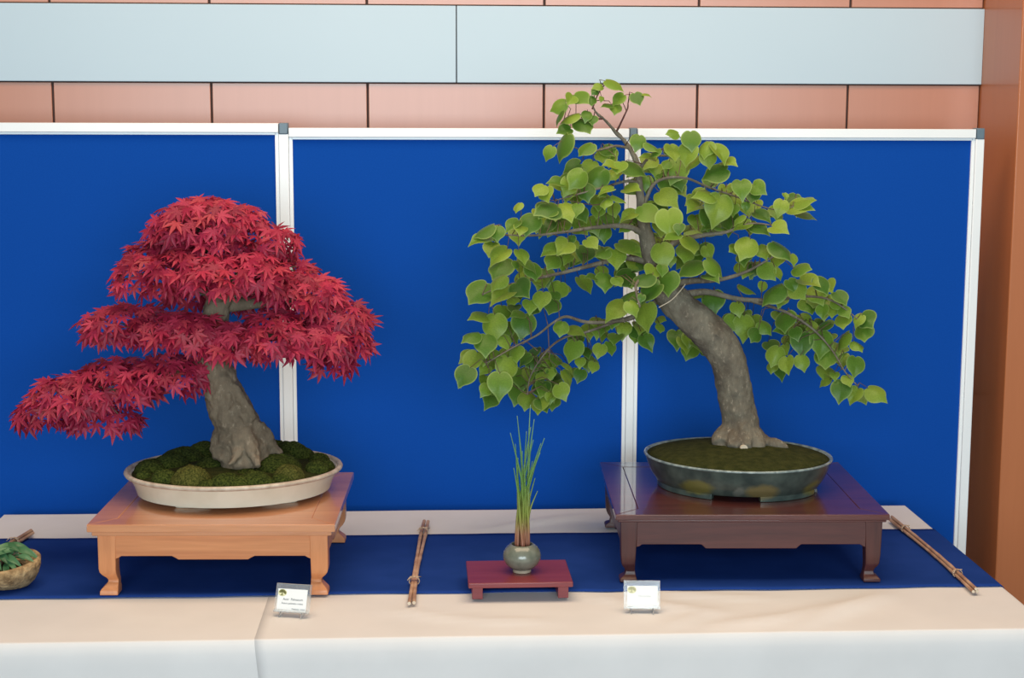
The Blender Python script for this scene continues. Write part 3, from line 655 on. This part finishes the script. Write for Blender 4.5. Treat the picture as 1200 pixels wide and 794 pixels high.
# leaves: x, y, width px, tip direction (0 right, 90 down, 180 left), squash, depth cue (0 front .. 1 behind)
LV = """569 268 24 165 .6 0|565 280 22 150 .5 0|583 270 16 100 .8 0|602 261 18 135 .6 0|622 258 24 110 .8 0|610 267 16 90 .5 0|642 247 22 130 .6 0|607 241 12 120 .7 0|641 262 22 120 .8 1|576 290 18 100 .9 1|587 296 24 140 .7 0|587 309 28 120 .7 .4|611 298 18 60 .7 0|617 306 22 20 .5 0|625 314 20 70 .8 0|605 309 10 90 .8 0
563 339 30 130 .9 .2|585 326 20 140 .6 0|591 343 28 150 .6 0|609 336 25 60 .8 0|614 324 22 90 .7 .4|635 348 20 100 .8 0|621 357 17 90 .8 0|601 351 14 80 .6 0|565 369 22 150 .5 .2|579 378 27 95 1 .1|589 364 20 90 .8 .8|614 377 27 95 1 .4|595 383 18 80 .8 1|555 391 20 140 .55 .2|609 367 16 150 .5 .2|569 399 25 90 .8 .1|591 398 16 60 .9 .2
555 421 24 130 1 .3|546 438 24 110 1 .1|568 420 12 100 .9 .3|569 432 14 120 .9 .4|580 415 18 150 .6 .3|594 414 18 90 .9 .6|605 412 18 100 .9 .3|595 427 25 90 1 .1|617 420 16 150 .8 .1|586 447 27 90 1 0|570 455 15 110 .9 .1|568 445 14 100 1 .7|584 459 12 90 .9 .7|611 440 26 90 .9 1|627 432 26 90 .9 1|607 460 22 100 .9 1|618 465 20 100 .8 .8|633 471 22 110 .8 .3|635 455 22 90 .8 .4|644 436 14 90 .9 .2|635 440 14 140 .6 .2|645 464 12 90 .9 .2
718 97 20 20 .5 0|702 101 11 160 .7 0|698 106 8 120 .8 0|705 115 6 90 .8 0|656 123 18 165 1 0|669 116 15 110 .8 0|679 114 21 45 .7 0|693 116 12 90 .8 0|655 135 16 155 .4 0|670 135 20 170 .5 0|688 134 12 100 .8 0|695 139 11 90 .8 0|683 145 22 60 .65 0|663 152 16 150 .8 0|659 167 28 140 .8 0|644 177 15 130 1 0|688 173 20 140 .7 0|726 115 15 150 .9 0|713 123 12 160 .4 0|722 125 13 100 .8 0|746 114 15 70 .9 0|756 110 9 0 .3 0|748 164 17 100 .9 0|712 176 18 50 .8 .3
705 181 16 90 .8 .3|717 178 14 60 .8 .3|672 195 20 170 .9 .3|679 206 22 120 1 0|692 193 17 120 .8 .3|702 203 25 130 .9 .1|660 205 11 150 .6 .3|654 214 18 170 .6 .1|668 215 20 110 .9 .1|667 226 17 120 .8 .2|686 221 19 90 .8 .2|640 226 18 90 .8 0|634 220 17 120 .7 0|717 194 17 150 .5 0|739 196 28 20 .6 0|726 195 18 100 .7 0|716 187 14 120 .8 .2|718 204 14 130 .7 .2|713 221 16 160 .4 0|738 221 20 20 .5 0|707 226 10 120 .6 .2|724 231 16 10 .4 0|710 235 14 100 .5 0|719 244 15 80 1 .4|645 243 30 150 .6 0|663 243 24 60 .6 0|676 243 16 110 .7 0|701 245 16 100 .9 .8
649 262 24 120 .8 1|660 257 20 100 .8 1|675 255 22 90 .8 1|694 259 20 60 .8 .9|701 271 18 80 .9 .9|739 250 18 140 .6 0|734 264 15 150 .8 .2|749 266 14 60 .8 .3|648 292 21 160 .7 0|662 288 23 110 .8 0|669 279 11 90 .8 .2|673 284 12 60 .8 .2|649 304 19 110 .8 .2|666 302 13 130 .7 .2|692 284 17 50 .8 0|686 296 22 100 .8 .8|676 300 15 120 .8 .8|708 295 17 150 .7 0|721 300 23 80 .9 0|735 289 28 30 .6 0|745 306 21 120 .9 .6|731 313 18 90 .9 .8|705 316 15 90 .8 .2
633 326 18 90 .8 1|655 337 22 110 .9 .8|650 346 14 90 .8 .7|647 357 20 110 .9 .5|684 331 21 40 .8 1|709 326 21 80 .8 0|695 324 13 160 .5 0|723 328 14 60 .8 .6|724 359 25 140 .8 0|740 357 17 60 .8 .1|719 374 15 110 .8 .4|756 366 28 110 1 0|658 382 17 90 .9 .1|672 386 19 20 .6 .1|700 382 20 90 .7 1|690 385 18 90 .7 1|708 380 18 120 .7 1|731 383 18 90 .8 .8|743 389 15 60 .9 .9|675 395 18 90 .8 .9
672 407 23 120 1 .2|686 412 14 60 .8 .7|703 409 16 100 1 .2|715 406 15 70 1 .4|680 423 12 90 .9 .4|690 422 16 90 .9 .7|696 428 13 90 .9 .4|680 438 15 100 1 .6|664 428 14 20 .4 .2|664 441 19 30 .75 .1|657 456 19 70 1 0|646 436 12 90 .9 .2|644 463 12 120 .8 .2|636 455 20 100 .8 .4|635 472 18 60 .7 .3|643 423 22 90 .8 1|636 426 18 90 .8 1
790 156 14 170 .8 0|810 162 21 90 1 0|763 170 17 30 .5 0|769 178 13 160 .7 0|761 185 17 165 .4 0|788 176 20 60 .8 0|784 183 17 20 .4 0|806 177 23 100 1 0|812 188 20 150 .5 .1|828 171 19 110 .7 0|830 183 19 80 1 0|842 177 24 50 .6 0|852 189 18 40 .35 0|841 201 27 165 .85 0|793 196 27 110 1 .5|782 191 12 120 .8 .6|785 213 23 70 .8 .8|757 210 15 100 .8 .2|742 213 11 120 .8 .3|774 203 12 100 .5 .7
792 218 22 40 .6 .9|779 228 25 50 .7 0|773 238 17 20 .6 .1|758 248 25 60 .9 0|760 239 13 90 .8 .1|784 257 29 80 1 0|796 267 13 100 .9 0|752 267 15 60 .9 .6|775 266 20 90 .7 1|821 227 18 160 .8 .2|831 227 23 160 .5 0|843 240 31 90 1 0|816 242 23 130 .4 .1|831 254 25 80 1 .3|815 257 17 90 .8 .7|829 266 13 160 .4 .1|841 265 13 0 .4 .1|853 255 22 90 .9 .8|790 276 19 160 .5 0|810 273 18 0 .3 0|809 283 23 60 .6 0|827 288 15 60 .8 .6|764 279 19 90 .7 .8|850 223 17 90 .8 .5
757 288 17 30 .7 .4|776 294 25 85 .95 0|779 285 11 90 .7 .4|786 304 12 90 1 .2|749 305 22 130 .9 .6|743 293 14 40 .6 0|766 306 17 90 .9 .5|804 294 21 90 .7 .3|829 293 16 70 1 .4|816 299 16 90 .8 .8|812 313 28 160 .65 0|836 309 23 20 .8 0|832 323 20 50 .4 0|783 328 25 100 1 0|756 324 25 155 .6 0|764 317 19 110 .8 0|776 315 13 90 .9 0|764 339 27 150 .85 0|752 348 9 120 1 .1|836 349 25 90 .9 .3|819 349 13 150 .4 .3
750 383 18 90 .5 .8|773 374 12 20 .7 .8|774 383 11 80 .8 .6|757 398 18 60 .9 .7|745 393 14 90 .9 .9|809 409 20 110 1 1|807 396 16 90 1 1|826 409 12 60 .8 1
869 218 21 80 .8 0|887 219 18 40 1 .1|858 218 11 150 .8 .2|883 229 15 100 .8 .1|864 232 15 80 .9 .6|874 240 10 90 1 .1|853 237 14 110 .9 .2|860 243 13 110 .8 .2|886 240 15 90 .8 .7|891 251 20 30 .6 .1|867 255 14 160 .5 0|872 263 19 170 .7 .1|888 267 20 20 .6 .1|911 267 21 30 .7 0|858 264 20 120 .8 .9|916 240 17 100 .9 0|934 242 26 10 .7 .1|940 235 24 20 .5 .1|941 251 24 0 .4 .2|920 229 8 60 .8 .1|904 250 11 40 .7 .7
876 286 25 100 .8 0|863 290 15 140 .8 .1|872 298 20 100 .5 .4|893 292 17 60 .8 .1|900 293 13 40 .8 .1|914 289 27 25 .6 0|875 314 19 110 1 .7|865 312 11 100 .9 .8|898 316 21 50 1 .2|912 319 13 40 .9 .2|912 302 18 100 .8 .5|929 302 13 60 .8 .1|937 314 21 20 .7 .1|874 336 20 10 .4 .8|908 338 27 150 .7 0|927 332 15 60 .9 0|934 340 21 50 1 0|946 329 24 20 .6 0|962 331 21 40 .8 0|957 342 24 70 .9 .2|894 334 11 100 1 .3|915 348 18 100 .6 .3
864 359 16 80 .9 .2|858 377 19 120 1 .2|873 379 25 80 1 .2|887 390 17 110 .9 .1|895 381 17 40 .9 .3|920 373 25 90 .9 .2|917 387 15 160 .8 .3|947 355 22 80 .7 .7|964 363 15 90 1 .1|932 389 15 80 .9 .2|941 374 18 60 .8 .7|951 383 17 60 .9 .5|940 399 25 90 1 .2|910 413 21 100 1 .2|920 408 13 70 1 .5|922 397 13 90 .8 .9|922 425 19 90 1 .1|940 422 17 70 1.0 .1|905 428 13 100 .9 .8|963 398 27 90 1 .2|968 416 25 90 1 .3
988 395 21 150 .8 .1|1004 402 15 50 .5 .1|1014 372 23 60 .9 .1|1007 373 14 120 .9 .1|1012 386 21 80 .9 .1|968 380 17 160 .6 .4|988 374 19 90 .8 .2|989 363 15 60 .8 .1|975 363 15 90 .8 .2|984 347 19 50 .8 .1|988 419 15 100 1 .8|1003 426 21 90 1 .2|968 446 13 150 .8 .6|978 439 11 90 .7 .3|993 444 14 60 .9 .1|986 455 23 100 1 .2|1002 461 19 110 1 .3|1025 458 23 40 .85 .1|963 349 16 80 .8 .3|971 334 18 70 .8 .2|981 355 16 60 .9 .3"""
groups = {k: Leaves() for k in BR}
twigs = {k: MB() for k in BR}
tocam = lambda p: (CAM-p).normalized()
def leaf_at(px, py, wpx, ang, sq, dc, jitter=True):
    best = None
    for k, pts in BRP.items():
        for q in pts[3:]:
            d = math.hypot(q[0]-px, q[1]-py)
            if best is None or d < best[0]: best = (d, k, q)
    d, k, q = best
    dy = q[2]+(-.030-.012*rnd.random() if dc < .05 else -.018+.095*dc+.014*rnd.random())
    p = P2(px, py, dy); size = wpx*1.10*p.y/F_PX
    tc = tocam(p); rt = Vector((0, 0, 1)).cross(tc).normalized(); up = tc.cross(rt)
    cs = max(.22, min(.95, sq*.86)); sn = math.sqrt(1-cs*cs)
    nor = tc*cs+up*sn; down = -up*cs+tc*sn
    side = rnd.gauss(0, .32)
    a = math.radians(ang)+rnd.gauss(0, .08)
    tip = rt*math.cos(a)+down*math.sin(a)
    nor = (nor+rt*side).normalized(); tip = (tip-nor*tip.dot(nor)).normalized(); rg = tip.cross(nor)
    leaf = heart_leaf(rnd.uniform(-.35, .45), rnd.uniform(.05, .55), rnd.uniform(0, .5))
    groups[k].put(leaf, p, rg, tip, nor, size)
    # petiole from the notch of the leaf to the branch
    s0 = p-tip*size*.36; e = P2(q[0], q[1], q[2])
    L_ = (e-s0).length
    mid = (s0+e)/2 - tip*min(.012, L_*.3) + Vector((0, 0, .006))
    twigs[k].tube([s0, mid, e], [.0007, .0008, .0011], 5)
ALL = [[float(t) for t in it.split()] for row in LV.split('\n') for it in row.split('|')]
for q in ALL: leaf_at(*q)
for _ in range(150):
    q = rnd.choice(ALL)
    if q[1] < 185: continue
    dx, dy_ = 775-q[0], 290-q[1]; dl = math.hypot(dx, dy_)+1e-6; k_ = min(8, dl*.2)
    leaf_at(q[0]+rnd.gauss(0, 7)+dx/dl*k_, q[1]+rnd.gauss(0, 5)+dy_/dl*k_, rnd.uniform(15, 22), rnd.choice([rnd.uniform(30, 150), rnd.uniform(60, 120)]), rnd.uniform(.4, .9), rnd.uniform(.6, 1.3))
for k, pts in BRP.items():
    b = MB().tube([P2(a, c, d) for a, c, d, e in pts], [e*SC2*.62 for a, c, d, e in pts], 8, wob=.25, seed=ord(k))
    bo = b.build('branch', M['bark_linden'] if pts[0][3] > 2.5 else M['twigr'], ld, smooth=True, angle=180); sub(bo, ld)
    if groups[k].v:
        groups[k].build('leaf_spray', M['linden'], bo)
        twigs[k].build('petioles', M['twig'], bo, smooth=True, angle=180)
# hanging bare twig and fine side twigs
for pts in ([(642, 380, -.02), (643, 400, -.02), (644, 420, -.015)], [(640, 385, -.02), (628, 393, -.03), (612, 403, -.04)], [(662, 394, .03), (650, 402, .02), (633, 416, .02)], [(612, 396, -.03), (622, 404, -.02), (630, 411, -.02)], [(706, 238, -.06), (694, 240, -.06), (662, 234, -.08)]):
    p = crom(pts, 4); MB().tube([P2(*t) for t in p], [.0011]*len(p), 5).build('twig', M['twig'], ld, smooth=True)

# ------------------------------------------------------------------ grass in the grey pot
ZR = ZC+.0375
gc = atZ(612, 669, ZR+.004); gx, gy = gc.x, gc.y+.012
gp = thing('potted_grass', 'tall thin grass in a round grey green pot on the small crimson stand', 'potted plant', (gx, gy, ZR))
def lathe(prof, cx, cy, n=40): return MB().oval([(-r, zz) for r, zz in prof], 0, 0, cx, cy, n)
pt = lathe([(r_*1.13, ZR+(z_-ZR)*1.04) for r_, z_ in [(.0150, ZR), (.0165, ZR+.0005), (.0165, ZR+.006), (.022, ZR+.009), (.030, ZR+.017), (.0345, ZR+.027), (.0352, ZR+.034), (.0335, ZR+.042), (.029, ZR+.050), (.0235, ZR+.0555), (.0205, ZR+.0575), (.0190, ZR+.0570), (.0185, ZR+.050), (.0180, ZR+.045)]], gx, gy).build('pot', M['celadon'], gp, smooth=True, angle=60)
sub(pt, gp)
lathe([(.0172, ZR+.0001), (.0191, ZR+.0006), (.0191, ZR+.0055), (.0182, ZR+.0062)], gx, gy).build('foot_ring', M['rawclay'], pt, smooth=True, angle=60)
mound(gx, gy, ZR+.045, .0183, .0183, .012, 4).build('soil', M['soil'], gp, smooth=True, angle=180)
m, nt, b = nodes('grass_blade'); Lk = nt.links.new
tcn = N(nt, 'ShaderNodeTexCoord'); sx = N(nt, 'ShaderNodeSeparateXYZ'); Lk(tcn.outputs['Object'], sx.inputs[0])
rp = N(nt, 'ShaderNodeValToRGB'); e = rp.color_ramp.elements
mr = N(nt, 'ShaderNodeMapRange'); mr.inputs['From Min'].default_value = .05; mr.inputs['From Max'].default_value = .37; Lk(sx.outputs['Z'], mr.inputs['Value']); Lk(mr.outputs[0], rp.inputs['Fac'])
e[0].color = (.28, .09, .06, 1); e[0].position = 0; e[1].color = (.16, .30, .20, 1); e[1].position = 1
for pos, c in ((.10, (.34, .16, .09, 1)), (.22, (.26, .30, .06, 1)), (.45, (.13, .28, .06, 1)), (.7, (.11, .27, .12, 1))):
    q = e.new(pos); q.color = c
Lk(rp.outputs['Color'], b.inputs['Base Color']); b.inputs['Roughness'].default_value = .45
M['grass'] = m
tips = [(598, 507), (606, 487), (604, 520), (621.5, 474), (626, 491), (638, 513), (633, 530), (630, 575), (612, 528), (617, 505), (622, 500), (610, 560), (624, 540), (619, 550), (627, 560), (602, 548), (614, 545), (634, 519), (607, 536), (621, 585), (616, 570), (625, 515)]
for i, (tx, ty) in enumerate(tips):
    a = rnd.uniform(0, 2*PI); rr = .015*math.sqrt(rnd.random())
    base = Vector((gx+rr*math.cos(a)*1.0, gy+rr*math.sin(a), ZR+.050))
    tip = atY(tx, ty, gy+rnd.uniform(-.05, .06))
    m1 = base.lerp(tip, .35); m1.x = base.x+(tip.x-base.x)*.18+rnd.uniform(-.003, .003); m1.y = base.y+(tip.y-base.y)*.2
    m2 = base.lerp(tip, .7); m2.x = base.x+(tip.x-base.x)*.55
    ps = crom([tuple(base), tuple(m1), tuple(m2), tuple(tip)], 5)
    rad = [(.0021+.0011*math.sin(PI*min(1, .1+j/(len(ps)-1))))*(1-.68*(j/(len(ps)-1))**2) for j in range(len(ps))]
    MB().tube(ps, rad, 6).build('grass_blade', M['grass'], gp, smooth=True, angle=180)

# ------------------------------------------------------------------ bundles of sticks
def bundle(label, a, bb, ties, zt=ZC, n=3, rad=.0036, bend=.004, seed=1, lift=0):
    R = random.Random(seed)
    A, B = Vector((*a, zt+rad+.0004)), Vector((*bb, zt+rad+.0004+lift)); d = (B-A).normalized(); side = Vector((d.y, -d.x, 0)).normalized()
    r = thing('stick_bundle', label, 'stick bundle', tuple(A), group='tied bundles of sticks')
    offs = [(-rad*1.05, 0), (rad*1.05, 0), (0, rad*1.75), (rad*.2, rad*.1)][:n]
    for i, (o, h) in enumerate(offs):
        ex = R.uniform(-.008, .008); pts = []; rads = []
        for k in range(25):
            t = k/24; p = A.lerp(B, t)+d*(ex*(1 if t > .5 else -1)*abs(2*t-1))
            tight = 1-.0*math.sin(PI*t)
            p += side*(o*(1+.35*math.sin(PI*2*t+i))*tight + bend*math.sin(PI*t)*(1 if seed % 2 else -1)) + Vector((0, 0, h))
            pts.append(p); q = rad*(1.0+.05*math.sin(t*9+i))
            if k in (5+i, 12+i, 19-i): q *= 1.18
            rads.append(q)
        s = MB().tube(pts, rads, 10).build('cane', M['bamboo'], r, smooth=True, angle=60); sub(s, r)
        MB().tube([pts[-1]-d*.001, pts[-1]+d*.0004], [rad*.92, rad*.9], 10).build('cut_end', M['cutend'], s)
    for t in ties:
        b = MB(); c0 = A.lerp(B, t)+side*bend*math.sin(PI*t)*(1 if seed % 2 else -1)+Vector((0, 0, rad*.6)); ps = []
        for k in range(49):
            an = 2*PI*3*k/48; ps.append(c0+d*(.0035*(k/24-1))+side*math.cos(an)*rad*2.75+Vector((0, 0, max(-rad*1.3, math.sin(an)*rad*2.5+rad*.3))))
        b.tube(ps, .0010, 6)
        for s in (-1, 1):
            b.tube([c0+Vector((0, 0, rad*2.7)), c0+side*s*rad*2+d*.006+Vector((0, 0, rad*3.2)), c0+side*s*rad*3.6+d*.013*s+Vector((0, 0, rad*1.6))], [.0011, .0010, .0008], 6)
        b.build('tie', M['raffia'], r, smooth=True, angle=180)
    return r
bundle('tied bundle of brown sticks between the orange stand and the crimson stand', (-.013, 3.745), (-.041, 3.100), (.17, .78), seed=3, bend=.004, n=2, rad=.0039)
bundle('tied bundle of brown sticks beside the dark stand at the right table end', (1.121, 3.712), (1.127, 3.135), (.17, .80), seed=5, bend=-.004)
bundle('tied bundle of brown sticks sticking out behind the leafy plant at the left table end', (-.938, 3.680), (-1.010, 3.38), (.30,), seed=8, lift=.0)

# ------------------------------------------------------------------ name cards in acrylic holders
def text(body, size, mat, parent, name, loc, align='LEFT'):
    cu = bpy.data.curves.new(name, 'FONT'); cu.body = body; cu.size = size; cu.align_x = align; cu.extrude = .00008
    o = bpy.data.objects.new(name, cu); COL.objects.link(o)
    dg = bpy.context.evaluated_depsgraph_get(); dg.update()
    me = bpy.data.meshes.new_from_object(o.evaluated_get(dg)); bpy.data.objects.remove(o)
    me.name = name; me.materials.clear(); me.materials.append(mat)
    o = bpy.data.objects.new(name, me); COL.objects.link(o); o.parent = parent
    o.location = loc; o.rotation_euler = (PI/2, 0, 0); return o
def card(label, x, y, yaw, tilt, lines, ink, shift=0):
    r = local(thing('card_holder', label, 'card holder', (x, y, TZ+.0022), (0, 0, yaw)))
    c, s_ = math.cos(tilt), math.sin(tilt)
    T = Matrix.Translation((0, 0, .0085)) @ Matrix.Rotation(-tilt, 4, 'X')     # leaning back
    W, Hh = .0365, .056
    b = MB().box(-W, W, .0008, .0030, 0, Hh).box(-W, W, -.0042, -.0024, 0, .0045).box(-W, W, -.0042, .0030, -.0012, .0004)
    b.v = [T @ p for p in b.v]; b.build('back_plate', M['acrylic'], r, bevel=.0006)
    for sx in (-.022, .022):
        f = MB().prism([(-.010, 0), (.022, 0), (.022, .0015), (.004, .010), (-.002, .0085), (-.010, .0015)], sx-.0012, sx+.0012, 'x')
        f.build('foot', M['acrylic'], r, bevel=.0003, seg=1)
    k = MB().box(-.0305, .0305, -.0004, .0, .0012, .0455); ko = k.build('card', M['paper'], r, bevel=0)
    ko.matrix_local = T @ Matrix.Translation((shift, 0, 0))
    for (tx, sz, lx, lz, al) in lines: text(tx, sz, ink, ko, 'printed_text', (lx, -.00055, lz), al)
    # little printed tree emblem in the upper left corner
    def disc(cx, cz, rx, rz, y=-.0006, n=18):
        return [(cx+rx*math.cos(2*PI*i/n), y, cz+rz*math.sin(2*PI*i/n)) for i in range(n)]
    g = MB()
    g.add(disc(-.021, .0375, .0090, .0072, -.00048), [tuple(range(18))], 1)
    for cx, cz, rx, rz in ((-.0215, .0412, .0055, .0026), (-.0255, .0390, .0030, .0019), (-.0165, .0385, .0032, .0024), (-.0150, .0362, .0018, .0018)):
        g.add(disc(cx, cz, rx, rz), [tuple(range(18))], 0)
    g.add([(-.0222, -.0006, .041), (-.0202, -.0006, .041), (-.0205, -.0006, .034), (-.0185, -.0006, .0320), (-.0262, -.0006, .0318), (-.0228, -.0006, .0345)], [(0, 1, 2, 3, 4, 5)], 0)
    g.build('emblem', [M['emb'] if ink == M['ink'] else M['embblown'], M['emby']], ko)
    return r
M['embblown'] = pm('overexposed_olive_print', (.42, .41, .24, 1), (.50, .48, .30, 1), 300, rough=.6)  # emblem print with the card's overexposure put into its colour
card('white name card with dark print in a clear holder by the orange stand foot', -.279, 3.052, math.radians(-14), math.radians(22),
     [('Acer  Palmatum', .0064, .002, .0230, 'CENTER'), ('Acero palmato rosso', .0052, .001, .0155, 'CENTER'), ('Deshojo  rosso', .0044, .0285, .0050, 'RIGHT')], M['ink'], -.001)
card('white name card with print paled by overexposure in a clear holder by the dark stand foot', .419, 3.045, math.radians(-4), math.radians(18),
     [('Tilia cordata', .0050, .004, .0235, 'CENTER'), ('Tiglio', .0034, .0285, .0045, 'RIGHT')], M['blownink'], .001)

# ------------------------------------------------------------------ leafy plant at the left edge
hx, hy = atZ(-6, 690, ZC+.02).x, 3.262
hp = thing('potted_plant', 'small leafy green plant in a rough brown stone pot at the left table edge', 'potted plant', (hx, hy, ZC))
st = MB().oval([(.034, ZC), (.026, ZC+.003), (.015, ZC+.014), (.006, ZC+.028), (.001, ZC+.042), (.001, ZC+.053), (.007, ZC+.058), (.012, ZC+.053), (.016, ZC+.044)], .074, .060, hx, hy, 56, .2, wob=.12)
for p_ in st.v:      # the rim dips towards the front
    k_ = max(0, (p_.z-ZC-.02)/.04); p_.z += k_*(.006*(p_.x-hx)/.07+.010*(p_.y-hy)/.06)
st.build('pot', M['stone'], hp, smooth=True, angle=180)
mound(hx, hy, ZC+.036, .056, .044, .014, 9).build('soil', M['soil'], hp, smooth=True, angle=180)
def blade_leaf(n=9):
    v = []; f = []
    for i in range(n+1):
        t = i/n; wd = .17*math.sin(PI*min(1, t*.94+.06))**.8*(1-t*.35); zz = .32*math.sin(t*1.9)-.42*t*t
        v += [(-wd, t, zz+.06), (0, t, zz), (wd, t, zz+.06)]
    for i in range(n):
        for j in (0, 1): f.append((i*3+j, i*3+j+1, (i+1)*3+j+1, (i+1)*3+j))
    return v, f, [0]*len(v)
lv = Leaves(); bl = blade_leaf(); stm = MB()
for i, (tx, ty, dy, sz) in enumerate([(47, 655, .0, .062), (38, 645, .02, .060), (41, 659, -.02, .040), (15, 664, -.03, .070), (2, 668, -.045, .062), (12, 681, -.05, .048), (26, 664, -.03, .050), (-10, 645, .0, .07), (-22, 660, -.02, .07), (22, 640, .03, .060), (-2, 640, .03, .06), (-34, 648, .03, .07), (30, 656, .01, .055), (-14, 676, -.05, .05), (8, 652, -.01, .06), (22, 672, -.04, .035)]):
    tip = atY(tx, ty, hy+dy); base = Vector((hx+rnd.uniform(-.02, .02), hy+rnd.uniform(-.012, .012), ZC+.050))
    t = ((tip-base).normalized()*.8+Vector((.35 if tip.x > hx else -.35, -.15, -.42))).normalized()
    start = tip-t*sz
    nor = Vector((rnd.gauss(0, .25), -.55, .75)); nor = (nor-t*nor.dot(t)).normalized()
    lv.put(bl, start, t.cross(nor), t, nor, sz)
    stm.tube([base, base.lerp(start, .5)+Vector((0, 0, .006)), start], [.0013, .0011, .0009], 5)
so = stm.build('stems', M['twig'], hp, smooth=True, angle=180); sub(so, hp)
lv.build('leaves', M['herb'], hp)

# ------------------------------------------------------------------ light
def area(name, loc, rot, sx, sy, power, col):
    l = bpy.data.lights.new(name, 'AREA'); l.shape = 'RECTANGLE'; l.size = sx; l.size_y = sy; l.energy = power; l.color = col
    o = bpy.data.objects.new(name, l); COL.objects.link(o); o.location = loc; o.rotation_euler = rot; return o
area('ceiling_light', (.2, 2.75, 3.35), (math.radians(-8), 0, 0), 3.2, 1.4, 74, (1, .75, .51))
area('window_light', (0, -2.6, 2.1), (math.radians(90), 0, 0), 4.4, 2.4, 285, (.78, .93, 1))
wd = bpy.data.worlds.new('world'); S.world = wd; wd.use_nodes = True
bg = wd.node_tree.nodes['Background']; bg.inputs[0].default_value = (.78, .92, 1, 1); bg.inputs[1].default_value = .16
S.view_settings.view_transform = 'Standard'; S.view_settings.look = 'None'; S.view_settings.gamma = 1; S.view_settings.use_curve_mapping = False
S.view_settings.exposure = .0
